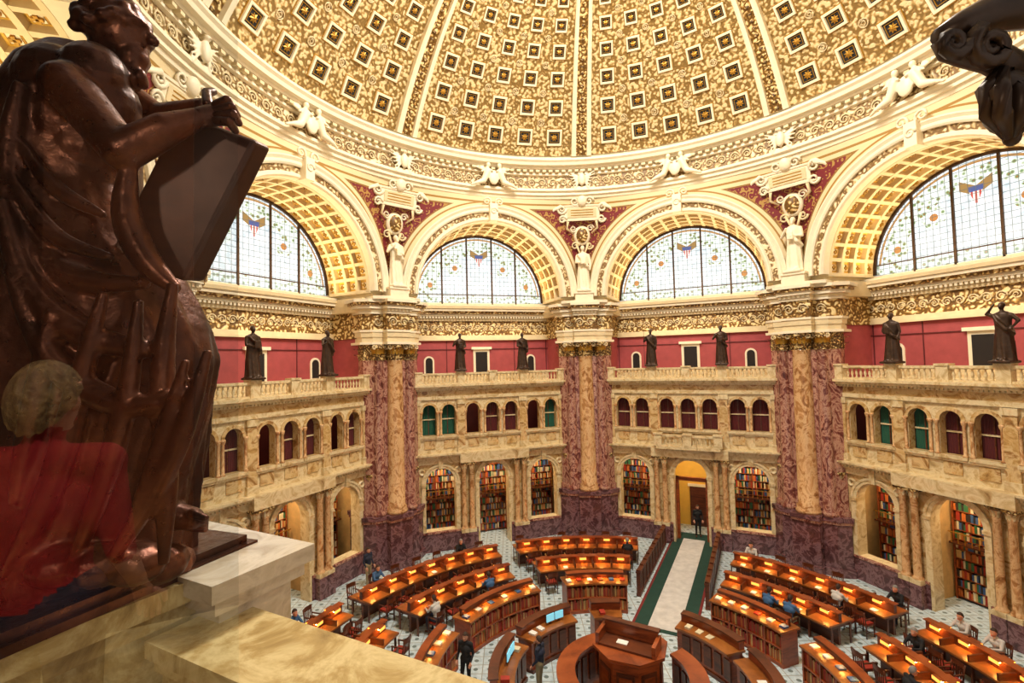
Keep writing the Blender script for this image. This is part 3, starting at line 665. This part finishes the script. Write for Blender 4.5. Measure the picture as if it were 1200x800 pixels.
def human(name,J,shirt,pants,hair,vox=.016,longhair=False):
    import bmesh
    V=lambda k:Vector(J[k]); mb=MB(); segs=[]
    def b(a,c,r1,r2,mi,flat=1,n=12):
        mb.capsule(a,c,r1,r2,SKIN,n,flat); segs.append((Vector(a),Vector(c),(r1+r2)/2,mi))
    pel,ch,nk,hd=V('pel'),V('ch'),V('nk'),V('hd'); sl,sr=V('sl'),V('sr')
    b(pel.lerp(ch,.25),ch,.13,.145,1); side=(sl-sr).normalized()
    b(pel-side*.06,pel+side*.06,.125,.125,2); b(ch-side*.08,ch+side*.08,.125,.125,1); b(sr,sl,.065,.065,1)
    b(ch,nk,.1,.06,1); b(nk,hd-Vector((0,0,.07)),.05,.055,0)
    for s in 'lr':
        b(V('s'+s),V('e'+s),.058,.045,1); b(V('e'+s),V('w'+s),.042,.028,J.get('slv',1))
        b(V('h'+s),V('k'+s),.092,.06,2); b(V('k'+s),V('a'+s),.06,.04,2); f=V('f'+s); b(V('a'+s)-Vector((0,0,.03)),f,.042,.034,3)
    fw=Vector(J['face']).normalized()
    mb.ell(hd,(.078,.094,.118),SKIN); segs.append((hd,hd,.09,0))
    mb.capsule(hd+fw*.05-Vector((0,0,.06)),hd+fw*.06-Vector((0,0,.075)),.045,.035,SKIN)
    mb.capsule(hd+fw*.09+Vector((0,0,.012)),hd+fw*.112-Vector((0,0,.02)),.01,.016,SKIN,8)
    me=remesh(mb,name,vox,3); nearest_assign(me,segs,[SKIN,shirt,pants,WOODD])
    ex=MB(); up=Vector((0,0,1)); sd=fw.cross(up).normalized()
    for s in (-1,1):
        ex.ell(hd+fw*.082+sd*s*.03+up*.01,(.011,.011,.008),PAPER,8,5); ex.ell(hd+fw*.091+sd*s*.03+up*.01,(.005,.005,.005),DARK,6,4)
        ex.ell(hd+sd*s*.08-up*.005,(.012,.02,.03),SKIN,8,5)
        ex.capsule(hd+fw*.088+sd*s*.018+up*.03,hd+fw*.08+sd*s*.042+up*.03,.005,.004,hair,5)
    ex.capsule(hd+fw*.095-sd*.02-up*.055,hd+fw*.095+sd*.02-up*.055,.007,.007,CL['red'],6)
    fh=Vector((fw.x,fw.y,0)).normalized()
    def hf(u,v):
        a=2*pi*u; d0=Vector((cos(a),sin(a),0)); fr0=d0.dot(fh)
        mx=(.34 if fr0>.55 else .34+(.55-fr0)/1.55*(.42 if longhair else .3))
        th=v*mx*pi; d=Vector((cos(a)*sin(th),sin(a)*sin(th),cos(th)))
        r=(1.16 if longhair else 1.1)+(.05 if longhair else .02)*sin(a*14+v*6)*v
        p=Vector((d.x*.08,d.y*.097,d.z*.122))*r
        return tuple(hd+p-fw*.008)
    ex.grid(hf,84,14,hair,cu=True)
    for s,sg in (('l',1),('r',-1)):
        w=V('w'+s); d=(w-V('e'+s)); hand(ex,w,d,sg,SKIN,.5)
    me2=ex.mesh(name+'_x')
    bm=bmesh.new(); bm.from_mesh(me); off=len(me.materials)
    bm2=bmesh.new(); bm2.from_mesh(me2)
    for f in bm2.faces: f.material_index+=off
    tmp=bpy.data.meshes.new('t'); bm2.to_mesh(tmp); bm.from_mesh(tmp)
    for m in me2.materials: me.materials.append(m)
    bm.to_mesh(me); return me
SIT=dict(pel=(0,-.08,.6),ch=(0,.0,.93),nk=(0,.05,1.12),hd=(0,.11,1.27),sl=(-.17,.03,1.06),sr=(.17,.03,1.06),el=(-.24,.18,.86),er=(.24,.18,.86),wl=(-.12,.4,.86),wr=(.12,.4,.86),
 hl=(-.09,-.05,.58),hr=(.09,-.05,.58),kl=(-.12,.36,.55),kr=(.12,.36,.55),al=(-.12,.3,.1),ar=(.12,.3,.1),fl=(-.13,.44,.04),fr=(.13,.44,.04),face=(0,.9,-.35),slv=1)
STD=dict(pel=(0,0,.95),ch=(0,.0,1.25),nk=(0,.0,1.45),hd=(0,.02,1.6),sl=(-.18,0,1.4),sr=(.18,0,1.4),el=(-.24,-.02,1.12),er=(.24,-.02,1.12),wl=(-.22,.14,.92),wr=(.23,.14,.92),
 hl=(-.09,0,.92),hr=(.09,0,.92),kl=(-.1,.02,.5),kr=(.11,.05,.5),al=(-.11,-.03,.09),ar=(.12,.05,.09),fl=(-.13,.13,.04),fr=(.14,.2,.04),face=(0,1,-.1),slv=0)
SM=[human('seated_reader',SIT,CL[c],CL[p],h) for c,p,h in (('white','navy',HB),('black','navy',HG),('blue','khaki',HB))]
used=[]
for i,(x,y) in enumerate([(-7.4,4.0),(6.1,4.6),(8.9,1.4),(11.6,1.6),(-11.1,4.0),(7.4,-.4),(9.4,5.0),(-8.6,6.8),(-5.5,9.5),(10.5,3.0),(7.6,3.0),(3.0,8.8),(9.0,-1.0),(-4.4,7.0),(12,-.5),(5.5,9.6),(-9.5,2.5),(11.0,5.6)]):
    c=min((c for c in chairs if c not in used),key=lambda c:(c[0][0]-x)**2+(c[0][1]-y)**2); used.append(c); put('seated_reader',SM[(i*2)%3],c[1],c[0])
STDS=dict(STD,slv=1)
STM=[human('standing_visitor',STDS,CL[c],CL[p],HB) for c,p in (('black','black'),('navy','khaki'))]
put('standing_visitor',STM[0],27+160,offs(27,.15,15.1,0.03)); put('standing_visitor',STM[1],120,offs(-63,3.0,12.6,0)); put('librarian',STM[1],-60,(-2.5,1.0,0)); put('librarian',STM[0],200,(-4.75,1.3,0))
# ---------------------------------------------------------------- robed statues
def robed(name,mat,var,vox=.03,H=2.0):
    rnd=random.Random(var); mb=MB(); k=H/2.0; 
    rings=[(0.0,.30,.25),(.15,.29,.24),(.5,.27,.22),(.9,.24,.19),(1.1,.22,.17),(1.3,.23,.17),(1.5,.25,.16),(1.62,.22,.13),(1.68,.1,.08)]
    ph=rnd.uniform(0,6)
    def fn(u,v):
        t=v*(len(rings)-1); i=min(int(t),len(rings)-2); f=t-i; z,rx,ry=[rings[i][j]*(1-f)+rings[i+1][j]*f for j in range(3)]
        a=2*pi*u; am=.09*(1-z/1.8); q=1+am*sin(9*a+ph+z*2)+am*.6*sin(15*a+z*4*var)
        return (rx*q*cos(a)*k,(ry*q*sin(a)+.03*sin(z*2))*k,z*k)
    mb.grid(fn,60,40,mat,cu=True,caps=True); mb.ell((0,0,1.62*k),(.2*k,.12*k,.08*k),mat)
    mb.capsule((0,0,1.65*k),(0,-.02*k,1.78*k),.06*k,.055*k,mat); mb.ell((0,-.03*k,1.86*k),(.085*k,.1*k,.125*k),mat)
    mb.capsule((0,-.12*k,1.87*k),(0,-.145*k,1.84*k),.012*k,.018*k,mat); mb.ell((0,.01*k,1.9*k),(.1*k,.105*k,.11*k),mat)
    if var%2: mb.ell((0,-.1*k,1.77*k),(.05*k,.05*k,.08*k),mat)
    P={0:[((-.24,0,1.55),(-.3,-.05,1.25),(-.12,-.25,1.2)),((.24,0,1.55),(.32,.0,1.22),(.3,-.1,.98))],
       1:[((-.24,0,1.55),(-.38,-.05,1.3),(-.2,-.2,1.5)),((.24,0,1.55),(.3,-.02,1.25),(.1,-.26,1.25))],
       2:[((-.24,0,1.55),(-.42,-.02,1.62),(-.22,-.08,1.86)),((.24,0,1.55),(.42,0,1.35),(.26,-.05,1.12))],
       3:[((-.24,0,1.55),(-.34,-.1,1.3),(-.3,-.3,1.42)),((.24,0,1.55),(.3,-.02,1.25),(.28,-.05,.95))]}[var%4]
    for s,e,w in P:
        s,e,w=[Vector(q)*k for q in (s,e,w)]; mb.capsule(s,e,.075*k,.058*k,mat); mb.capsule(e,w,.056*k,.036*k,mat); mb.capsule(w,w+(w-e).normalized()*.1*k,.036*k,.03*k,mat)
    if var%4 in (1,0): mb.box(-.12*k,.1*k,-.34*k,-.28*k,1.12*k,1.42*k,mat)
    if var%4==3: mb.capsule((-.3*k,-.33*k,0),(-.3*k,-.33*k,1.9*k),.022*k,.022*k,mat)
    for sx in (-.09,.1): mb.capsule((sx*k,-.2*k,.05*k),(sx*k*1.2,-.32*k,.04*k),.05*k,.035*k,mat)
    mb.tube([(-.22*k,-.1*k,1.6*k),(-.05*k,-.22*k,1.35*k),(.18*k,-.2*k,1.05*k),(.27*k,0,.9*k),(.15*k,.2*k,1.1*k)],[.05*k,.06*k,.07*k,.07*k,.05*k],mat,8)
    mb.box(-.3*k,.3*k,-.36*k,.28*k,-.08*k,.02*k,mat)
    return setmat(remesh(mb,name,vox,2),mat)
BS=[robed('bronze_portrait_statue',BRONZE,v) for v in (0,1,2,3)]
k=0
for b in FACES:
    for x in (-1.8,1.8):
        put('bronze_portrait_statue',BS[{(-63,-1.8):0,(-63,1.8):3,(-18,-1.8):1,(-18,1.8):0,(27,-1.8):3,(27,1.8):1,(72,-1.8):0,(72,1.8):2}.get((b,x),k%4)],b,offs(b,x,AP-.18,9.6)); k+=1
PS=[robed('plaster_pier_statue',WHITE,v,.035,2.6) for v in (4,5,7)]
for i,b in enumerate(PIERS):
    if b==184.5: continue
    put('plaster_pier_statue',PS[i%3],b,offs(b,0,13.65,13.92))
def winged():
    mb=MB()
    for s in (-1,1):
        mb.capsule((s*.3,0,.6),(s*.5,0,.15),.17,.14,WHITE); mb.ell((s*.27,-.03,.92),(.11,.11,.14),WHITE)
        mb.capsule((s*.5,0,.15),(s*.85,-.1,.0),.14,.08,WHITE); mb.capsule((s*.85,-.1,0),(s*1.1,-.05,-.1),.08,.05,WHITE)
        mb.capsule((s*.35,-.05,.75),(s*.1,-.15,.6),.06,.04,WHITE); mb.capsule((s*.4,0,.72),(s*.62,-.1,.55),.06,.04,WHITE)
        for q in range(5):
            a=.35+q*.25; mb.capsule((s*.42,.1,.7),(s*(.42+.6*cos(a)),.12,.7+.55*sin(a)-.1*q*.3),.06,.025,WHITE,6)
    mb.ell((0,0,.35),(.25,.12,.35),WHITE)
    return setmat(remesh(mb,'winged_figures',.03,1),WHITE)
WF=winged()
def eagle():
    mb=MB(); mb.box(-.45,.45,.1,.4,-.1,.15,WHITE); mb.ell((0,0,.5),(.2,.16,.36),WHITE); mb.ell((0,-.06,.92),(.1,.12,.11),WHITE); mb.capsule((0,-.15,.92),(0,-.24,.87),.035,.015,WHITE)
    for s in (-1,1):
        for q in range(6):
            mb.capsule((s*.15,.08,.65-.05*q),(s*(.75-.07*q),.1,.98-.2*q),.07,.03,WHITE,6)
    return setmat(remesh(mb,'eagle_relief',.03,1),WHITE)
EG=eagle()
for b in FACES+[162]: put('winged_figures',WF,b,offs(b,0,12.5,19.55),None,1.15)
for b in PIERS: put('eagle_relief',EG,b,offs(b,0,12.6,19.5))
# ---------------------------------------------------------------- near balcony, at the camera
CX,CY,CZ=-3.1,-13.9,10.0
NMAR=marble('parapet_marble',[(.25,S('#765a34')),(.42,S('#b89b62')),(.52,S('#dcc690')),(.62,S('#bf a26a'.replace(' ',''))),(.78,S('#7e6038'))],2.6,.25)
NMARL=marble('pale_parapet_marble',[(.3,S('#a8967e')),(.5,S('#d8cbb6')),(.7,S('#b8a78a'))],3,.2)
def nput(name,mb): return put(name,mb,27,(CX,CY,CZ))
mb=MB()
for a in ((-4.2,-2.0,.42,1.32,-.9,-.82),(-4.2,-2.04,.46,1.3,-.97,-.9),(-4.2,-2.08,.5,1.27,-1.7,-.97)): mb.box(*a,NMAR)
for a in ((-2.95,-1.82,1.1,1.56,-.87,-.80),(-2.92,-1.85,1.13,1.53,-.93,-.87),(-2.88,-1.89,1.17,1.49,-1.7,-.93)): mb.box(*a,NMARL)
nput('statue_pedestal',mb)
mb=MB()
for a in ((-2.02,3.2,.98,1.31,-1.04,-.98),(-2.02,3.2,1.01,1.28,-1.1,-1.04),(-2.02,3.2,1.04,1.25,-1.7,-1.1)): mb.box(*a,NMAR)
nput('marble_parapet',mb)
VEST=plain('vestibule_panelling','#2c1c14',.7)
mb=MB(); mb.box(-6.5,3.5,-3.2,1.6,-1.82,-1.7,NMAR); nput('floor_balcony',mb)
mb=MB(); mb.box(-6.5,3.5,-3.2,-3.0,-1.7,3.0,VEST)
for k in range(9): mb.box(-6.2+k*1.1,-5.4+k*1.1,-3.0,-2.96,-1.3,2.0,WOODD)
nput('wall_balcony_back',mb)
mb=MB(); mb.box(-6.7,-6.5,-3.2,.3,-1.7,3.0,VEST); nput('wall_balcony_left',mb)
mb=MB(); mb.box(-6.7,3.5,-3.2,.3,3.0,3.1,VEST); nput('ceiling_balcony',mb)
def sbmat():
    a=NT('foreground_bronze'); co=a.coord(); n=a.noise(co,4,6); n2=a.noise(co,30,4)
    a.bump(a.math('ADD',n,a.math('MULTIPLY',n2,.5)),.3,.02)
    r=a.ramp(n2,[(.3,(.24,.24,.24,1)),(.7,(.5,.5,.5,1))]); a.l(r,a.b.inputs['Roughness'])
    a.l(a.ramp(n,[(.3,S('#2a1710')),(.55,S('#5c3424')),(.75,S('#8a5640'))]),a.b.inputs['Base Color']); a.b.inputs['Metallic'].default_value=.75; return a.m
SB=sbmat(); SB2=plain('tablet_bronze','#54372a',.4,.55,.2,5,.1)
mb=MB(); D=1.95
def P(px,py,dy=0): d=D+dy; return Vector(((px-600)/567*d+1.70,dy,(435-py)/567*d+.85))
rows=[(72,55,112,.1),(95,25,128,.16),(130,8,140,.2),(180,-8,150,.22),(240,-18,150,.24),(300,-22,176,.27),(345,-28,206,.3),(400,-32,234,.32),(440,-36,246,.33),(500,-42,238,.34),(560,-46,224,.35),(610,-40,216,.36),(660,-30,208,.36),(690,-25,205,.36)]
def fn(u,v):
    t=v*(len(rows)-1); i=min(int(t),len(rows)-2); f=t-i; py,L,R,ry=[rows[i][j]*(1-f)+rows[i+1][j]*f for j in range(4)]
    a=2*pi*u; c=P((L+R)/2,py); rx=(R-L)/2/567*D; h=v
    g=.035*max(0,h-.18)+.004 if h<.3 else .055*h
    def fold(x): return 1-2*abs(sin(x))**.6
    q=1+g*fold(3.5*a+2.5*h*2)+g*.6*fold(8*a-5*h+1)+g*.3*sin(23*a+14*h)
    return (c.x+rx*q*cos(a),ry*q*sin(a),c.z)
mb.grid(fn,200,140,SB,cu=True,caps=True)
for x,y,d,r in ((60,110,-.12,.13),(105,105,-.12,.12),(120,140,-.08,.12),(70,160,-.1,.14),(95,190,-.06,.15)): mb.ell(P(x,y,d),(r,r*.9,r*1.1),SB)
mb.capsule(P(100,95),P(128,70),.075,.065,SB,14)
hd=P(138,50); mb.ell(hd,(.105,.1,.13),SB,20,14); mb.ell(P(128,40),(.11,.11,.12),SB,18,12)
mb.capsule(P(164,46,-.0),P(176,61,0),.014,.022,SB); mb.capsule(P(152,82),P(148,105),.06,.035,SB); mb.ell(P(160,72),(.03,.04,.015),SB); mb.ell(P(158,40,-.03),(.035,.05,.016),SB)
rr=random.Random(2)
for q in range(60):
    a=rr.uniform(0,2*pi);b=rr.uniform(-.3,1.4); v=Vector((cos(a)*cos(b)*.12-.03,sin(a)*cos(b)*.12,sin(b)*.135)); mb.ell(hd+v,(.026,.026,.026),SB,8,5)
for q in range(18):
    mb.ell(P(152+rr.uniform(-10,12),84+q*2.2,rr.uniform(-.05,.05)),(.022,.025,.032),SB,8,5)
mb.capsule(P(75,115,-.2),P(140,195,-.26),.085,.066,SB,16); mb.capsule(P(140,195,-.26),P(190,170,-.22),.068,.058,SB,16); mb.capsule(P(190,170,-.22),P(232,156,-.16),.056,.036,SB,16)
mb.capsule(P(120,110,.15),P(180,150,.2),.08,.06,SB,14); mb.capsule(P(180,150,.2),P(235,140,.12),.055,.035,SB,14)
for pts,r,dd in (([(20,110),(5,200),(25,300),(90,350),(170,350)],.055,-.24),([(150,200),(140,270),(170,330),(205,360)],.05,-.25),([(0,250),(30,360),(110,420),(200,430)],.05,-.3),([(10,330),(60,450),(150,500),(225,480)],.045,-.33),([(200,350),(185,450),(195,560),(190,670)],.04,-.3),([(240,430),(215,520),(175,600),(120,680)],.035,-.33),([(120,360),(90,480),(60,600),(10,680)],.04,-.34),([(160,370),(150,480),(120,590),(80,685)],.035,-.34),([(60,380),(40,500),(20,600)],.035,-.34),([(215,440),(180,560),(150,640)],.03,-.34),([(20,180),(60,240),(120,270)],.03,-.24),([(10,220),(60,300),(130,320)],.03,-.27)):
    Q=[P(x,y,dd) for x,y in pts]; out=[]
    for i in range(len(Q)-1):
        for f in range(6): out.append(Q[i].lerp(Q[i+1],f/6))
    out.append(Q[-1]); 
    for _ in range(6): out=[out[0]]+[(out[i-1]+out[i]+out[i+1])/3 for i in range(1,len(out)-1)]+[out[-1]]
    n=len(out); mb.tube(out,[r*(.35+.65*sin(pi*(i+.6)/(n+.2))) for i in range(n)],SB,10)
mb.capsule(P(180,610,-.05),P(222,618,-.02),.06,.045,SB); 
for q in range(5): mb.capsule(P(222,612+q*4,-.06+q*.03),P(238,618+q*3,-.06+q*.03),.018,.014,SB,8)
for q in range(14): a=q/14*2*pi; mb.ell(P(100+95*cos(a),668,.3*sin(a)),(.1,.1,.07),SB,8,6)
FS=setmat(remesh(mb,'robed_body',.010,1),SB)
loc=(CX-1.70,CY+D,CZ-.82)
e=bpy.data.objects.new('bronze_statue_with_tablet',None); e.location=loc; e.scale=(1.02,1.02,1.02); C.objects.link(e)
put('robed_body',FS,0,(0,0,0),e)
mb=MB(); cs=[P(205,148,-.12),P(297,183,-.02),P(214,348,-.06),P(120,322,-.16)]; cb=[c+Vector((.02,.09,.01)) for c in cs]
mb.add(cs+cb,[(0,1,2,3),(7,6,5,4),(0,4,5,1),(1,5,6,2),(2,6,7,3),(3,7,4,0)],SB2)
o=put('tablet',mb,0,(0,0,0),e); bv=o.modifiers.new('b','BEVEL'); bv.width=.018; bv.segments=3
mb=MB()
mb.capsule(P(232,156,-.16),P(252,152,-.12),.038,.042,SB,12)
for q,(x,y) in enumerate(((268,140),(273,148),(275,157),(271,166))): mb.capsule(P(250,142+q*6,-.15),P(x-6,y-4,-.17),.019,.017,SB,8); mb.capsule(P(x-6,y-4,-.17),P(x+1,y+6,-.12),.017,.014,SB,8)
mb.capsule(P(240,140,-.14),P(238,126,-.1),.02,.018,SB,8); mb.capsule(P(238,126,-.1),P(246,124,-.06),.018,.015,SB,8)
put('hand',mb,0,(0,0,0),e)
mb=MB(); mb.box(-.55,.34,-.42,.42,-.0,.06,SB); mb.box(-.58,.37,-.45,.45,-.0,.03,SB)
put('bronze_plinth',mb,20,(0,0,0),e)
# scrolled bronze bracket, upper right
mb=MB(); d0=1.6
def Q(px,py,dy=0): d=d0+dy; return Vector(((px-600)/567*d,d,(410-py)/567*d))
mb.tube([Q(1122,34),(Q(1150,20)),Q(1185,6),Q(1240,-2),Q(1320,-2),Q(1470,-2)],[.03,.045,.06,.07,.07,.07],BRONZE,10)
mb.tube([Q(1124,36),Q(1132,50),Q(1155,56),Q(1185,60),Q(1215,78)],[.03,.035,.04,.05,.05],BRONZE,10)
scroll(mb,Q(1140,40,-.05),.05,BRONZE,.02,1.6,-1,0); scroll(mb,Q(1185,46,-.05),.07,BRONZE,.025,1.6,1,2)
for q in range(7): a=q/7*2*pi; mb.tube([Q(1200+10*cos(a),75,.03*sin(a)),Q(1198+26*cos(a),100,.07*sin(a)),Q(1198+24*cos(a),130,.065*sin(a)),Q(1200+6*cos(a),158,.02*sin(a))],[.015,.028,.026,.012],BRONZE,8)
mb.ell(Q(1199,116),(.07,.07,.11),BRONZE); mb.ell(Q(1202,158),(.025,.025,.03),BRONZE)
put('scrolled_bracket',mb,0,(CX,CY,CZ))
mb=MB(); mb.box(2.42,2.8,1.2,1.9,-1.7,3,NMAR); put('wall_balcony_jamb',mb,0,(CX,CY,CZ))
# glass partition + visitor whose reflection it carries
a=NT('partition_glass'); t=a.t; t.nodes.remove(a.b)
tr=a.n('ShaderNodeBsdfTransparent'); gl=a.n('ShaderNodeBsdfGlossy'); gl.inputs['Roughness'].default_value=0; gl.inputs['Color'].default_value=(.9,.95,1,1); tr.inputs[0].default_value=(.94,.97,.98,1)
mx=a.n('ShaderNodeMixShader'); mx.inputs[0].default_value=.18; a.l(tr.outputs[0],mx.inputs[1]); a.l(gl.outputs[0],mx.inputs[2]); a.l(mx.outputs[0],a.out.inputs[0])
mb=MB(); mb.add([(-1.1,.6,-1.7),(-.34,.6,-1.7),(-.34,.6,.9),(-1.1,.6,.9)],[(0,1,2,3)],a.m); put('glass_partition',mb,0,(CX,CY,CZ))
WV=human('visitor',STD,CL['red'],CL['navy'],HY,.014,True); put('visitor',WV,190,(CX-1.55,CY-.4,8.3)); 
# ---------------------------------------------------------------- lights
def light(name,ty,loc,power,col,size=1,bearing=0,tilt=0,sy=None,rot=None):
    L=bpy.data.lights.new(name,ty); L.energy=power; L.color=col
    if ty=='AREA':
        L.size=size
        if sy: L.shape='RECTANGLE'; L.size_y=sy
    else: L.shadow_soft_size=size
    o=bpy.data.objects.new(name,L); o.location=loc; o.rotation_euler=rot if rot else (tilt,0,-radians(bearing)); C.objects.link(o); return o
light('dome_fill_light','POINT',(0,0,24.2),1750,(1,.88,.7),.6)  # added out-of-view fill in mid-air below the dome; no fixture hangs there
light('lantern_skylight','AREA',(0,0,27.5),5000,(1,.95,.86),4.5)
for b in FACES:
    light('window_cove_light','AREA',offs(b,0,15.2,13.5),350,(1,.75,.38),7,b,pi,.5)
    light('alcove_light','AREA',offs(b,0,AP+.95,4.9),260,(1,.78,.48),8,b,radians(14),.5)
    light('gallery_light','AREA',offs(b,0,15.2,12.4),65,(1,.85,.65),6,b,0,.4)
    light('upper_arcade_light','AREA',offs(b,0,AP+.9,8.5),30,(1,.7,.4),8,b,0,.4)
light('visitor_fill_light','POINT',(CX-.9,CY-1.7,11.4),85,(1,.88,.7),.15)  # unseen fill added to brighten the visitor for the glass reflection
wd=bpy.data.worlds.new('World'); bpy.context.scene.world=wd; wd.use_nodes=True; wd.node_tree.nodes['Background'].inputs[0].default_value=(1,.95,.88,1); wd.node_tree.nodes['Background'].inputs[1].default_value=.6
# ---------------------------------------------------------------- camera
cam=bpy.data.cameras.new('camera'); cam.lens=17.0; cam.sensor_width=36; cam.clip_start=.05
co=bpy.data.objects.new('camera',cam); C.objects.link(co)
p=radians(2.32); r=radians(1.4)
f=Vector((0,cos(p),sin(p))); r0=Vector((1,0,0)); u0=r0.cross(f); ri=r0*cos(r)-u0*sin(r); up=u0*cos(r)+r0*sin(r)
M=Matrix((ri,up,-f)).transposed().to_4x4(); M.translation=Vector((CX,CY,CZ)); co.matrix_world=M
bpy.context.scene.camera=co
bpy.context.scene.view_settings.view_transform='Standard'
